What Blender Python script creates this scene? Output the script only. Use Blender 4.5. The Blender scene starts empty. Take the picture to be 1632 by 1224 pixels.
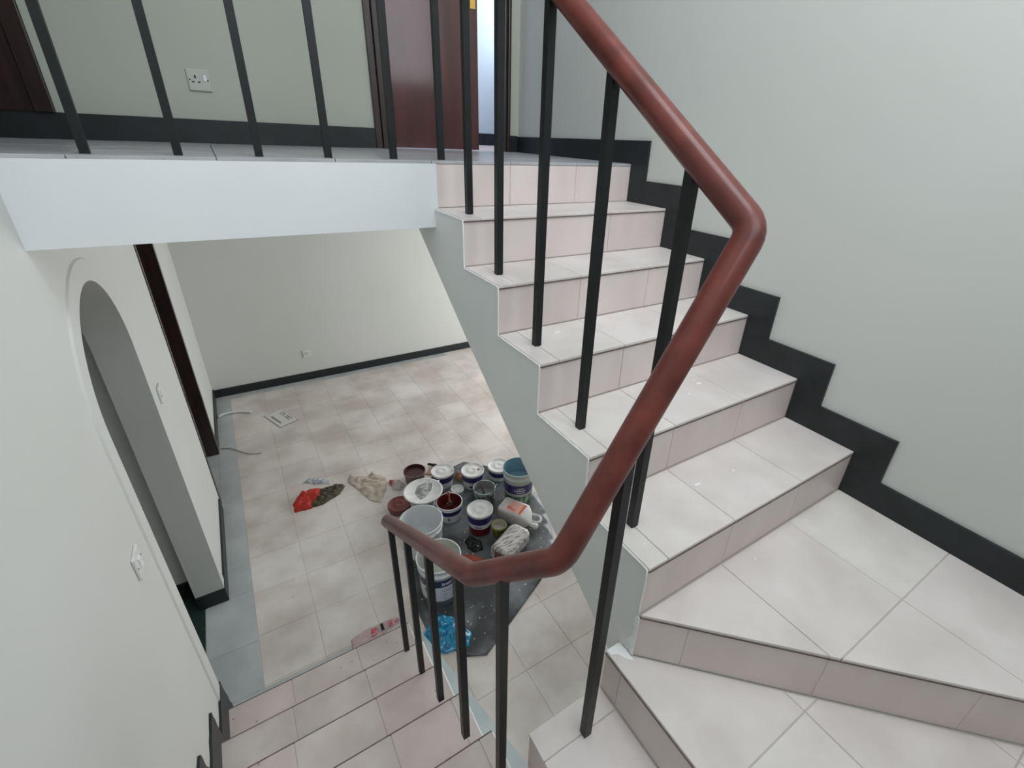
import bpy, bmesh, math, random
from mathutils import Vector, Matrix, noise
random.seed(7)
S = bpy.context.scene
COL = S.collection

# ---------------------------------------------------------------- camera
cam = bpy.data.cameras.new('camera')
cam.sensor_fit = 'HORIZONTAL'; cam.sensor_width = 36.0
cam.lens = 751.7412 / 1632 * 36.0
cam.shift_x = -47.965 / 1632; cam.shift_y = -17.80 / 1632
cam.clip_start = 0.02
camo = bpy.data.objects.new('camera', cam); COL.objects.link(camo)
camo.location = (-0.7087, -1.8478, 0.0992)
camo.rotation_euler = tuple(math.radians(a) for a in (63.3828, -2.5316, -32.822))
S.camera = camo

# ---------------------------------------------------------------- world, lights, exposure
S.view_settings.view_transform = 'Standard'
S.view_settings.look = 'None'
S.view_settings.exposure = 0.0
S.view_settings.gamma = 1.0
S.view_settings.use_curve_mapping = False
w = bpy.data.worlds.new('overcast_sky'); S.world = w; w.use_nodes = True
w.node_tree.nodes['Background'].inputs[0].default_value = (0.72, 0.82, 0.95, 1)
w.node_tree.nodes['Background'].inputs[1].default_value = 1.0
try:
    S.cycles.use_denoising = True
    S.cycles.max_bounces = 10
    S.cycles.diffuse_bounces = 6
    S.cycles.sample_clamp_indirect = 6
except Exception:
    pass

def area(name, loc, rot, sx, sy, watts, col=(1, 1, 1)):
    l = bpy.data.lights.new(name, 'AREA'); l.shape = 'RECTANGLE'; l.size = sx; l.size_y = sy
    l.energy = watts; l.color = col
    o = bpy.data.objects.new(name, l); COL.objects.link(o); o.location = loc
    o.rotation_euler = tuple(math.radians(a) for a in rot)
    return o
# daylight entering by the tall stairwell window behind the viewer
area('stairwell_window_daylight', (0.05, -2.33, 1.35), (90, 0, 0), 1.5, 1.5, 23, (0.93, 0.97, 1.0))
# daylight entering by the roof light above the turn of the stairs
area('roof_light_daylight', (-0.02, -1.5, 2.54), (0, 0, 0), 1.3, 1.3, 42, (0.95, 0.98, 1.0))
# daylight entering by the glazed door of the lower room
area('lower_room_window_daylight', (3.52, 1.8, -1.55), (90, 0, 90), 2.6, 1.9, 84, (1.0, 0.985, 0.97))
# daylight in the room behind the ajar door
area('side_room_window_daylight', (1.93, 2.0, 1.3), (90, 0, 90), 1.0, 1.1, 20, (0.74, 0.87, 1.0))

# ---------------------------------------------------------------- material helpers
def lin(c):
    return tuple(((v / 255.0) / 12.92 if v / 255.0 <= 0.04045 else ((v / 255.0 + 0.055) / 1.055) ** 2.4) for v in c) + (1.0,)

def M_(name, col, rough=0.5, col2=None, scale=8.0, bump=0.0, bscale=60.0, spec=0.5, metal=0.0, rnd=None,
       detail=4.0, stops=(0.35, 0.65), stretch=None, coat=0.0, trans=0.0, specks=None):
    m = bpy.data.materials.new(name); m.use_nodes = True
    nt = m.node_tree; N = nt.nodes; L = nt.links; b = N['Principled BSDF']
    b.inputs['Roughness'].default_value = rough
    b.inputs['Specular IOR Level'].default_value = spec
    b.inputs['Metallic'].default_value = metal
    b.inputs['Coat Weight'].default_value = coat
    b.inputs['Coat Roughness'].default_value = 0.12
    b.inputs['Transmission Weight'].default_value = trans
    b.inputs['Base Color'].default_value = lin(col)
    tc = N.new('ShaderNodeTexCoord'); vec = tc.outputs['Object']
    geo = N.new('ShaderNodeNewGeometry'); vec = geo.outputs['Position']
    if stretch:
        mp = N.new('ShaderNodeMapping'); mp.inputs['Scale'].default_value = stretch
        L.new(vec, mp.inputs['Vector']); vec = mp.outputs['Vector']
    out = None
    if col2 is not None:
        n = N.new('ShaderNodeTexNoise'); n.inputs['Scale'].default_value = scale; n.inputs['Detail'].default_value = detail
        L.new(vec, n.inputs['Vector'])
        r = N.new('ShaderNodeValToRGB'); r.color_ramp.elements[0].position = stops[0]; r.color_ramp.elements[1].position = stops[1]
        r.color_ramp.elements[0].color = lin(col); r.color_ramp.elements[1].color = lin(col2)
        L.new(n.outputs['Fac'], r.inputs['Fac']); out = r.outputs['Color']
    if rnd is not None:
        oi = N.new('ShaderNodeObjectInfo')
        r2 = N.new('ShaderNodeValToRGB')
        r2.color_ramp.elements[0].color = tuple(rnd[0]) + (1,)
        r2.color_ramp.elements[1].color = tuple(rnd[1]) + (1,)
        if len(rnd) > 2:
            e = r2.color_ramp.elements.new(0.5); e.color = tuple(rnd[2]) + (1,)
        L.new(oi.outputs['Random'], r2.inputs['Fac'])
        mx = N.new('ShaderNodeMix'); mx.data_type = 'RGBA'; mx.blend_type = 'MULTIPLY'; mx.inputs[0].default_value = 1.0
        if out is None:
            mx.inputs[6].default_value = lin(col)
        else:
            L.new(out, mx.inputs[6])
        L.new(r2.outputs['Color'], mx.inputs[7]); out = mx.outputs[2]
    if specks is not None:
        scol, sscale, thr = specks
        v = N.new('ShaderNodeTexNoise'); v.inputs['Scale'].default_value = sscale; v.inputs['Detail'].default_value = 3
        L.new(geo.outputs['Position'], v.inputs['Vector'])
        rr = N.new('ShaderNodeValToRGB'); rr.color_ramp.elements[0].position = thr; rr.color_ramp.elements[1].position = thr + 0.03
        rr.color_ramp.elements[0].color = (0, 0, 0, 1); rr.color_ramp.elements[1].color = (1, 1, 1, 1)
        L.new(v.outputs['Fac'], rr.inputs['Fac'])
        mx = N.new('ShaderNodeMix'); mx.data_type = 'RGBA'
        L.new(rr.outputs['Color'], mx.inputs[0])
        if out is None: mx.inputs[6].default_value = lin(col)
        else: L.new(out, mx.inputs[6])
        mx.inputs[7].default_value = lin(scol); out = mx.outputs[2]
    if out is not None:
        L.new(out, b.inputs['Base Color'])
    if bump > 0:
        n2 = N.new('ShaderNodeTexNoise'); n2.inputs['Scale'].default_value = bscale; n2.inputs['Detail'].default_value = 3
        L.new(vec, n2.inputs['Vector'])
        bp = N.new('ShaderNodeBump'); bp.inputs['Strength'].default_value = bump; bp.inputs['Distance'].default_value = 0.004
        L.new(n2.outputs['Fac'], bp.inputs['Height']); L.new(bp.outputs['Normal'], b.inputs['Normal'])
    return m

wall_m = M_('wall_paint', (206, 208, 205), 0.55, (202, 205, 201), 1.3, bump=0.12, bscale=25, spec=0.3)
white_m = M_('white_paint', (226, 230, 232), 0.5, (221, 226, 229), 2.0, bump=0.1, bscale=20, spec=0.3)
side_m = M_('stringer_paint', (226, 229, 228), 0.5, (220, 224, 223), 3.0, bump=0.1, bscale=25, spec=0.3)
skirt_m = M_('skirting_paint', (38, 42, 46), 0.42, (30, 36, 36), 14, spec=0.4)
grout_m = M_('grout', (190, 182, 176), 0.9)
tread_m = M_('tread_tile', (224, 220, 218), 0.38, (212, 206, 203), 6, bump=0.03, bscale=90, spec=0.4,
             rnd=((0.94, 0.92, 0.91), (0.99, 0.995, 0.965), (1.0, 0.975, 0.975)), specks=((236, 234, 232), 26, 0.735))
lower_m = M_('lower_tread_tile', (208, 200, 195), 0.4, (190, 181, 176), 5, bump=0.03, bscale=90, spec=0.4, rnd=((0.94, 0.93, 0.92), (0.99, 0.99, 0.965), (1.0, 0.955, 0.95)), specks=((160, 150, 142), 30, 0.72))
fgrout_m = M_('floor_grout', (176, 169, 162), 0.9)
riser_m = M_('riser_tile', (222, 212, 210), 0.4, (212, 201, 199), 6, spec=0.4, rnd=((0.95, 0.93, 0.93), (1, 1, 1)),
             stretch=(1, 1, 0.35))
floor_m = M_('floor_tile', (226, 221, 217), 0.3, (194, 186, 179), 3.0, bump=0.03, bscale=60, spec=0.5, detail=7,
             rnd=((0.93, 0.925, 0.92), (1, 1, 1), (0.985, 0.965, 0.94)), specks=((150, 140, 130), 34, 0.73))
border_m = M_('border_tile', (192, 197, 196), 0.4, (174, 180, 180), 5, spec=0.4, rnd=((0.92, 0.93, 0.93), (1, 1, 1)))
green_m = M_('green_tile', (40, 60, 56), 0.35, (28, 44, 42), 7, rnd=((0.9, 0.9, 0.9), (1, 1, 1)))
land_m = M_('landing_tile', (186, 186, 190), 0.3, (164, 165, 170), 12, stretch=(0.4, 5, 1), rnd=((0.93, 0.93, 0.94), (1, 1, 1)))  # long grey streaks in the colour imitate reflections on the landing floor
rail_m = M_('handrail_varnish', (110, 54, 48), 0.36, (88, 43, 38), 16, stretch=(1, 1, 1), spec=0.3, coat=0.1, bump=0.05, bscale=30)
bar_m = M_('baluster_paint', (29, 31, 33), 0.45, (24, 27, 28), 20, spec=0.3)
door_m = M_('door_varnish', (80, 28, 28), 0.4, (62, 21, 23), 5, stretch=(3, 3, 0.5), spec=0.2, coat=1.0, bump=0.12, bscale=7)
frame_m = M_('door_frame_wood', (52, 36, 34), 0.3, (38, 27, 27), 9, stretch=(4, 4, 0.4), coat=0.3)
plast_m = M_('white_plastic', (226, 228, 230), 0.35, spec=0.4)
hole_m = M_('dark_hole', (18, 18, 18), 0.8)
sock_m = M_('socket_plastic', (212, 213, 210), 0.4)
bead_m = M_('paint_edge', (238, 240, 240), 0.5)
brass_m = M_('brass', (196, 160, 84), 0.25, metal=1.0)
glass_m = M_('window_glass', (235, 242, 245), 0.03, trans=1.0)

# ---------------------------------------------------------------- mesh helpers
def link(name, me, mat, parent=None):
    o = bpy.data.objects.new(name, me); COL.objects.link(o)
    if mat is not None and not me.materials:
        for m in (mat if isinstance(mat, (list, tuple)) else [mat]): me.materials.append(m)
    if parent is not None: o.parent = parent
    return o

def tag(o, label=None, cat=None, group=None, kind=None):
    if label: o['label'] = label
    if cat: o['category'] = cat
    if group: o['group'] = group
    if kind: o['kind'] = kind
    return o

def empty(name, loc=(0, 0, 0), rz=0.0):
    o = bpy.data.objects.new(name, None); COL.objects.link(o); o.location = loc; o.rotation_euler = (0, 0, rz)
    o.empty_display_size = 0.05
    return o

class MB:
    def __init__(s): s.v = []; s.f = []; s.sm = []; s.mi = []
    def add(s, v, f, smooth=False, mi=0):
        b = len(s.v); s.v += [tuple(p) for p in v]
        for q in f: s.f.append([b + i for i in q]); s.sm.append(smooth); s.mi.append(mi)
        return s
    def box(s, x0, x1, y0, y1, z0, z1, mi=0):
        v = [(x, y, z) for z in (z0, z1) for y in (y0, y1) for x in (x0, x1)]
        return s.add(v, [(0, 2, 3, 1), (4, 5, 7, 6), (0, 1, 5, 4), (2, 6, 7, 3), (0, 4, 6, 2), (1, 3, 7, 5)], mi=mi)
    def prism(s, poly, axis, a, b, mi=0):
        # poly: 2D list in the remaining two axes (order x,y,z without axis)
        def mk(p, t):
            if axis == 0: return (t, p[0], p[1])
            if axis == 1: return (p[0], t, p[1])
            return (p[0], p[1], t)
        n = len(poly)
        v = [mk(p, a) for p in poly] + [mk(p, b) for p in poly]
        f = [tuple(range(n)), tuple(range(2 * n - 1, n - 1, -1))]
        f += [(i, (i + 1) % n, n + (i + 1) % n, n + i) for i in range(n)]
        return s.add(v, f, mi=mi)
    def lathe(s, prof, n=40, c=(0, 0, 0), smooth=True, mi=0, capb=True, capt=True, M=None):
        v = []; f = []
        for r, z in prof:
            for i in range(n):
                a = 2 * math.pi * i / n
                p = Vector((r * math.cos(a), r * math.sin(a), z))
                if M is not None: p = M @ p
                v.append((c[0] + p.x, c[1] + p.y, c[2] + p.z))
        for j in range(len(prof) - 1):
            for i in range(n):
                k = (i + 1) % n
                f.append((j * n + i, j * n + k, (j + 1) * n + k, (j + 1) * n + i))
        if capb: f.append(tuple(range(n - 1, -1, -1)))
        if capt: f.append(tuple((len(prof) - 1) * n + i for i in range(n)))
        return s.add(v, f, smooth, mi)
    def tube(s, pts, r, n=12, smooth=True, mi=0, caps=True, closed=False):
        P = [Vector(p) for p in pts]; v = []; f = []
        up = None; m = len(P)
        for i, p in enumerate(P):
            if closed: a = (p - P[i - 1]).normalized(); b = (P[(i + 1) % m] - p).normalized()
            else:
                a = (p - P[i - 1]).normalized() if i > 0 else (P[1] - p).normalized()
                b = (P[i + 1] - p).normalized() if i < m - 1 else a
            t = (a + b).normalized()
            if up is None:
                up = Vector((0, 0, 1)) if abs(t.z) < 0.9 else Vector((1, 0, 0))
            x = t.cross(up).normalized(); y = x.cross(t).normalized(); up = y
            rr = r[i] if isinstance(r, (list, tuple)) else r
            for k in range(n):
                q = 2 * math.pi * k / n
                v.append(p + x * (rr * math.cos(q)) + y * (rr * math.sin(q)))
        for j in range(m - 1 + (1 if closed else 0)):
            for i in range(n):
                k = (i + 1) % n; j2 = (j + 1) % m
                f.append((j * n + i, j * n + k, j2 * n + k, j2 * n + i))
        if caps and not closed:
            f.append(tuple(range(n - 1, -1, -1))); f.append(tuple((m - 1) * n + i for i in range(n)))
        return s.add(v, f, smooth, mi)
    def mesh(s, name='mesh', fix=True):
        me = bpy.data.meshes.new(name); me.from_pydata(s.v, [], s.f)
        for p, sm, mi in zip(me.polygons, s.sm, s.mi): p.use_smooth = sm; p.material_index = mi
        if fix:
            bm = bmesh.new(); bm.from_mesh(me); bmesh.ops.recalc_face_normals(bm, faces=bm.faces); bm.to_mesh(me); bm.free()
        me.update(); return me
    def build(s, name, mat, parent=None, bevel=0.0):
        o = link(name, s.mesh(name), mat, parent)
        if bevel:
            b = o.modifiers.new('bevel', 'BEVEL'); b.width = bevel; b.segments = 2; b.limit_method = 'ANGLE'; b.angle_limit = 0.6
        return o

def clip(poly, p, nrm):
    out = []
    for i in range(len(poly)):
        a = Vector(poly[i]); b = Vector(poly[(i + 1) % len(poly)])
        da = (a - p).dot(nrm); db = (b - p).dot(nrm)
        if da >= 0: out.append(a)
        if (da > 0 > db) or (da < 0 < db): out.append(a + (b - a) * (da / (da - db)))
    return out
def clip_convex(poly, conv):
    # conv: CCW convex polygon
    poly = [Vector(p) for p in poly]
    for i in range(len(conv)):
        a = Vector(conv[i]); b = Vector(conv[(i + 1) % len(conv)]); d = b - a
        poly = clip(poly, a, Vector((-d.y, d.x)).normalized())
        if len(poly) < 3: return []
    return poly
def area2(p):
    return 0.5 * sum(p[i].x * p[(i + 1) % len(p)].y - p[(i + 1) % len(p)].x * p[i].y for i in range(len(p)))
def inset(poly, g):
    n = len(poly); out = []
    P = [p for i, p in enumerate(poly) if (p - poly[i - 1]).length > 1e-5]
    n = len(P)
    for i in range(n):
        a, b, c = P[i - 1], P[i], P[(i + 1) % n]
        d1 = (b - a).normalized(); d2 = (c - b).normalized()
        n1 = Vector((-d1.y, d1.x)); n2 = Vector((-d2.y, d2.x))
        k = n1 + n2
        if k.length < 1e-4: out.append(b + n1 * g); continue
        k = k / (1 + n1.dot(n2)); 
        if k.length > 4: k = k.normalized() * 4
        out.append(b + k * g)
    return out
def tile(poly, mp, top, th, mat, parent, name='tile', gap=0.0012, ch=0.0012):
    """one tile: 2D convex CCW poly, mp(u,v,h) -> 3D with h along the face normal; top = h of the face"""
    poly = [Vector(p) for p in poly]
    if len(poly) < 3: return None
    if area2(poly) < 0: poly.reverse()
    if abs(area2(poly)) < 2e-4: return None
    a = inset(poly, gap); b = inset(poly, gap + ch)
    if area2(a) <= 0 or area2(b) <= 0: return None
    top += random.uniform(-0.0004, 0.0004)
    n = len(a); v = [mp(p.x, p.y, top - th) for p in a] + [mp(p.x, p.y, top - ch) for p in a] + [mp(p.x, p.y, top) for p in b]
    f = [tuple(range(n - 1, -1, -1)), tuple(range(2 * n, 3 * n))]
    for i in range(n):
        k = (i + 1) % n
        f.append((i, k, n + k, n + i)); f.append((n + i, n + k, 2 * n + k, 2 * n + i))
    return MB().add(v, f).build(name, mat, parent)
def grid_tiles(xs, ys, conv, mp, top, th, mat, parent, name='tile', **kw):
    for i in range(len(xs) - 1):
        for j in range(len(ys) - 1):
            c = [(xs[i], ys[j]), (xs[i + 1], ys[j]), (xs[i + 1], ys[j + 1]), (xs[i], ys[j + 1])]
            if conv: c = clip_convex(c, conv)
            if len(c) >= 3: tile(c, mp, top, th, mat, parent, name, **kw)

# ---------------------------------------------------------------- dimensions
R_ = 0.17; T_ = 0.264; W_ = 1.01; XL = -1.177; F = -2.55; YF = 3.67; YB = 1.104; HB = 0.2415
T2 = 0.2563; Y1 = -0.031; XG = -0.306; TH = 0.010; YK = -2.35; ZC = 2.55
ny = lambda k: -T_ * k                      # upper nose k
nz = lambda k: -R_ * k
ly = lambda k: Y1 - T2 * (k - 1)            # lower nose k
lz = lambda k: F + R_ * k
XY = lambda u, v, h: (u, v, h)

# ---------------------------------------------------------------- setting: floors, walls, ceiling
fl = MB().box(XL - 0.13, 3.6, YK, YF, F - 0.12, F - 0.0014).build('floor', fgrout_m); tag(fl, kind='structure')
fx = [-1.037 + 0.3053 * i for i in range(0, 9)]
fy = [-0.52 + 0.3228 * i for i in range(-1, 14)]; fy = [y for y in fy if y < YF - 0.12] + [YF - 0.10]
flights_clear = [(-1.037, 0.12), (XG, 0.12)]
for i in range(len(fx) - 1):
    for j in range(len(fy) - 1):
        x0, x1, y0, y1 = fx[i], fx[i + 1], fy[j], fy[j + 1]
        if y1 <= 0.12 and x1 < -0.2: continue
        if y0 < 0.115 < y1 and x1 < -0.2: y0 = 0.115
        if x1 <= -0.2 and y1 < 0.12: continue
        tile([(x0, y0), (x1, y0), (x1, y1), (x0, y1)], XY, F, 0.0024, floor_m, fl, 'tile', gap=0.001, ch=0.0008)
# grey border along the stair foot, the left wall and the far wall
AYF = 0.815
bys = [0.115 - 0.145] + [0.115 + 0.31 * i for i in range(0, 12)]; bys = [b for b in bys if b < YF - 0.1] + [YF - 0.001]
grid_tiles([-1.287, -1.037], bys[:3] + [AYF], None, XY, F, 0.0024, border_m, fl, gap=0.001, ch=0.0008)
grid_tiles([XL - .13, XL + .001], [1.80, 2.54], None, XY, F, 0.0024, border_m, fl, gap=0.001, ch=0.0008)
grid_tiles([XL + 0.001, -1.037], [AYF] + bys[4:], None, XY, F, 0.0024, border_m, fl, gap=0.001, ch=0.0008)
grid_tiles([-1.037, -0.73, -0.43, XG], [Y1 + 0.004, 0.115], None, XY, F, 0.0024, border_m, fl, gap=0.001, ch=0.0008)
grid_tiles(fx, [YF - 0.10, YF - 0.001], None, XY, F, 0.0024, border_m, fl, gap=0.001, ch=0.0008)
# the rest of the lower room, out of the picture, one joined piece
mb = MB()
xs = [fx[-1] + 0.3053 * i for i in range(0, 8)]; ysr = [-2.13 + 0.3228 * i for i in range(0, 18)] + [YF - .002]
for i in range(len(xs) - 1):
    for j in range(len(ysr) - 1): mb.box(xs[i] + .001, xs[i + 1] - .001, ysr[j] + .001, ysr[j + 1] - .001, F - .0024, F)
for i in range(2, len(fx) - 1):
    for j in range(0, 4): mb.box(fx[i] + .001, fx[i + 1] - .001, ysr[j] + .001, ysr[j + 1] - .001, F - .0024, F)
tag(mb.build('tile_field', floor_m, fl), kind='stuff')
# dark green corridor floor beyond the arch
fc = MB().box(-2.4, -1.29, -0.35, 0.96, F - 0.12, F - 0.0025).build('floor_corridor', grout_m); tag(fc, kind='structure')
grid_tiles([-2.4, -1.9, -1.6, -1.289], [-0.35, 0.0, 0.33, 0.66, 0.96], None, XY, F, 0.0024, green_m, fc, gap=0.001, ch=0.0008)

# left wall: solid, arch, pier, doorway, solid
WT = 0.14; AY0, AY1, AZ = 0.0, 0.815, -0.85; AR = (AY1 - AY0) / 2; DY0, DY1, DZ = 1.79, 2.55, -0.45
mb = MB()
mb.box(XL - WT, XL, YK, AY0, F, ZC)
arc = [(AY0 + AR - AR * math.cos(math.pi * i / 28), AZ + AR * math.sin(math.pi * i / 28)) for i in range(29)]
for i in range(28):
    mb.prism([arc[i], arc[i + 1], (arc[i + 1][0], -HB), (arc[i][0], -HB)], 0, XL - WT, XL)
mb.box(XL - WT, XL, AY1, DY0, F, -HB)
mb.box(XL - WT, XL, DY0, DY1, DZ, -HB)
mb.box(XL - WT, XL, DY1, YF, F, -HB)
wl = mb.build('wall_left', wall_m); tag(wl, kind='structure')
# raised plaster band around the arch
BW = 0.078; bt = 0.007
ring = [(AY0, F + 0.0)] + arc + [(AY1, F + 0.0)]
outer = [(AY0 - BW, F)] + [(AY0 + AR - (AR + BW) * math.cos(math.pi * i / 28), AZ + (AR + BW) * math.sin(math.pi * i / 28)) for i in range(29)] + [(AY1 + BW, F)]
outer2 = [(AY0 - BW - .006, F)] + [(AY0 + AR - (AR + BW + .006) * math.cos(math.pi * i / 28), AZ + (AR + BW + .006) * math.sin(math.pi * i / 28)) for i in range(29)] + [(AY1 + BW + .006, F)]
mb = MB()
n = len(ring)
v = [(XL + bt, p[0], p[1]) for p in ring] + [(XL + bt, p[0], p[1]) for p in outer] + [(XL, p[0], p[1]) for p in outer2] + [(XL, p[0], p[1]) for p in ring]
f = []
for i in range(n - 1):
    f += [(i, i + 1, n + i + 1, n + i), (n + i, n + i + 1, 2 * n + i + 1, 2 * n + i), (3 * n + i, 3 * n + i + 1, i + 1, i)]
mb.add(v, f)
o = mb.build('arch_band', wall_m, wl)
# far wall of the lower room
wb = MB().box(XL - WT, 3.7, YF, YF + 0.15, F, 0).build('wall_back', wall_m); tag(wb, kind='structure')
# right wall of the stairwell
wr = MB().prism([(YK, F), (-1.35, F), (-1.35, -1.5), (0.2, -0.42), (0.42, -HB), (YB + 0.12, -HB), (YB + 0.12, ZC), (YK, ZC)], 0, W_, W_ + 0.14).build('wall_right', wall_m); tag(wr, kind='structure')
# stairwell wall behind the viewer, with the window opening
mb = MB()
WX0, WX1, WZ0, WZ1 = -0.72, 0.82, 0.58, 2.12
mb.box(XL - WT, W_ + 0.14, YK - 0.15, YK, F, WZ0); mb.box(XL - WT, W_ + 0.14, YK - 0.15, YK, WZ1, ZC)
mb.box(XL - WT, WX0, YK - 0.15, YK, WZ0, WZ1); mb.box(WX1, W_ + 0.14, YK - 0.15, YK, WZ0, WZ1)
tag(mb.build('wall_front', wall_m), kind='structure')
wn = empty('window_1', (0, YK - 0.1, WZ0)); tag(wn, kind='structure')
mb = MB(); yy0, yy1 = -0.03, 0.01
hh = WZ1 - WZ0
mb.box(WX0, WX0 + .05, yy0, yy1, 0, hh); mb.box(WX1 - .05, WX1, yy0, yy1, 0, hh); mb.box(WX0, WX1, yy0, yy1, 0, .05); mb.box(WX0, WX1, yy0, yy1, hh - .05, hh)
mb.box(0.03, 0.07, yy0, yy1, 0, hh); mb.build('window_frame', white_m, wn)
for a, b in ((WX0 + .05, 0.03), (0.07, WX1 - .05)): MB().box(a, b, -0.013, -0.009, .05, hh - .05).build('pane', glass_m, wn)
# lower room side and front walls
mb = MB(); mb.box(3.6, 3.75, YK, 0.6, F, 0); mb.box(3.6, 3.75, 3.2, YF, F, 0); mb.box(3.6, 3.75, 0.6, 3.2, -0.42, 0)
tag(mb.build('wall_lower_right', wall_m), kind='structure')
tag(MB().box(W_ + .14, 3.75, YK - .15, YK, F, 0).build('wall_lower_front', wall_m), kind='structure')
wn = empty('window_2', (3.68, 1.9, F)); tag(wn, kind='structure')
mb = MB()
for a, b in ((-1.3, -1.24), (1.24, 1.3), (-.03, .03)): mb.box(-.03, .03, a, b, 0, 2.13)
mb.box(-.03, .03, -1.3, 1.3, 2.07, 2.13); mb.box(-.03, .03, -1.3, 1.3, 0, .06); mb.build('window_frame', white_m, wn)
for a, b in ((-1.24, -.03), (.03, 1.24)): MB().box(-.003, .003, a, b, .06, 2.07).build('pane', glass_m, wn)
# corridor beyond the arch
mb = MB(); mb.box(-2.55, XL - WT, 0.96, 1.08, F, -HB); mb.box(-2.55, -2.4, -0.5, 0.96, F, -HB); mb.box(-2.55, XL - WT, -0.5, -0.35, F, -HB)
tag(mb.build('wall_corridor', wall_m), kind='structure')
# slab between the storeys: landing with its white edge beam
mb = MB()
mb.prism([(XL, 0.0), (0.012, 0.0), (0.012, 0.21), (W_, 0.21), (W_, 0.42), (W_ + .14, 0.42), (W_ + .14, YK), (3.75, YK), (3.75, YF + .15), (-2.9, YF + .15), (-2.9, -0.5), (XL - WT, -0.5), (XL - WT, 0.0)], 2, -HB, -0.0101)
sl = mb.build('floor_landing', white_m); tag(sl, kind='structure')
lx = [-2.9 + 0.34 * 0]
lxs = [0.335 - 0.34 * i for i in range(10, -1, -1)] + [0.675, W_ - .001]
grid_tiles(lxs, [0.0, 0.27, 0.55, 0.83, YB], None, XY, 0.0, 0.0099, land_m, sl, gap=0.0012, ch=0.001)
# upper back wall with the doorway
OX0, OX1, OZ = 0.19, 0.918, 2.05
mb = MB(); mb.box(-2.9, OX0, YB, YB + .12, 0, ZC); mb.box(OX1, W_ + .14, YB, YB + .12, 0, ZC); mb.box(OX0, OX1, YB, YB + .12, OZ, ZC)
wu = mb.build('wall_landing', M_('hall_paint_dimmed', (178, 182, 172), 0.55, (173, 178, 167), 1.3, bump=0.12, bscale=25, spec=0.3)); tag(wu, kind='structure')  # greenish wall paint, darkened further to put the hall's dimness into the colour
tag(MB().box(-3.05, -2.9, -0.65, YB + .12, -HB, ZC).build('wall_landing_left', wall_m), kind='structure')
tag(MB().box(-2.9, XL - WT, -0.65, -0.5, 0, ZC).build('wall_landing_front', wall_m), kind='structure')
SX0, SX1, SY0, SY1 = -0.69, 0.65, -2.17, -0.83      # roof light opening above the turn of the stairs
mb = MB(); mb.box(-3.05, 2.2, YK - .15, SY0, ZC, ZC + .12); mb.box(-3.05, 2.2, SY1, 2.9, ZC, ZC + .12)
mb.box(-3.05, SX0, SY0, SY1, ZC, ZC + .12); mb.box(SX1, 2.2, SY0, SY1, ZC, ZC + .12)
tag(mb.build('ceiling', white_m), kind='structure')
wn = empty('window_3', ((SX0 + SX1) / 2, (SY0 + SY1) / 2, ZC + .1)); tag(wn, kind='structure')
hw = (SX1 - SX0) / 2
mb = MB(); mb.box(-hw, -hw + .05, -hw, hw, 0, .06); mb.box(hw - .05, hw, -hw, hw, 0, .06); mb.box(-hw, hw, -hw, -hw + .05, 0, .06); mb.box(-hw, hw, hw - .05, hw, 0, .06); mb.box(-.02, .02, -hw, hw, 0, .06)
mb.build('window_frame', white_m, wn)
for q0, q1 in ((-hw + .05, -.02), (.02, hw - .05)): MB().box(q0, q1, -hw + .05, hw - .05, .028, .034).build('pane', glass_m, wn)
# side room seen through the ajar door
mb = MB(); mb.box(-0.1, 2.1, 2.6, 2.72, 0, ZC); mb.box(-0.22, -0.1, YB + .12, 2.72, 0, ZC)
mb.box(2.0, 2.12, YB + .12, 2.72, 0, 0.75); mb.box(2.0, 2.12, YB + .12, 2.72, 1.85, ZC); mb.box(2.0, 2.12, YB + .12, 1.5, .75, 1.85); mb.box(2.0, 2.12, 2.5, 2.72, .75, 1.85)
mb.box(W_ + .14, 2.1, YB, YB + .12, 0, ZC)
tag(mb.build('wall_side_room', M_('side_room_paint', (214, 221, 228), 0.5)), kind='structure')
fs = MB().box(-0.1, 2.0, YB + .12, 2.6, -0.0101, -0.003).build('floor_side_room', M_('side_room_floor', (205, 180, 180), 0.5)); tag(fs, kind='structure')

# ---------------------------------------------------------------- skirting boards
sk = 0.012; SH = 0.1
up = [(YB, 0.0)]
prof = [(YB, 0.0), (0.0, 0.0)]
for k in range(0, 6):
    prof += [(ny(k), nz(k)), (ny(k), nz(k + 1))]
prof = [prof[0]] + prof[2:] + [(YK, nz(6))]
dy, dz = -0.106, 0.103
top = [(YB, 0.09)] + [(p[0] + dy, p[1] + dz) for p in prof[1:-1]] + [(YK, nz(6) + dz)]
mb = MB()
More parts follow.
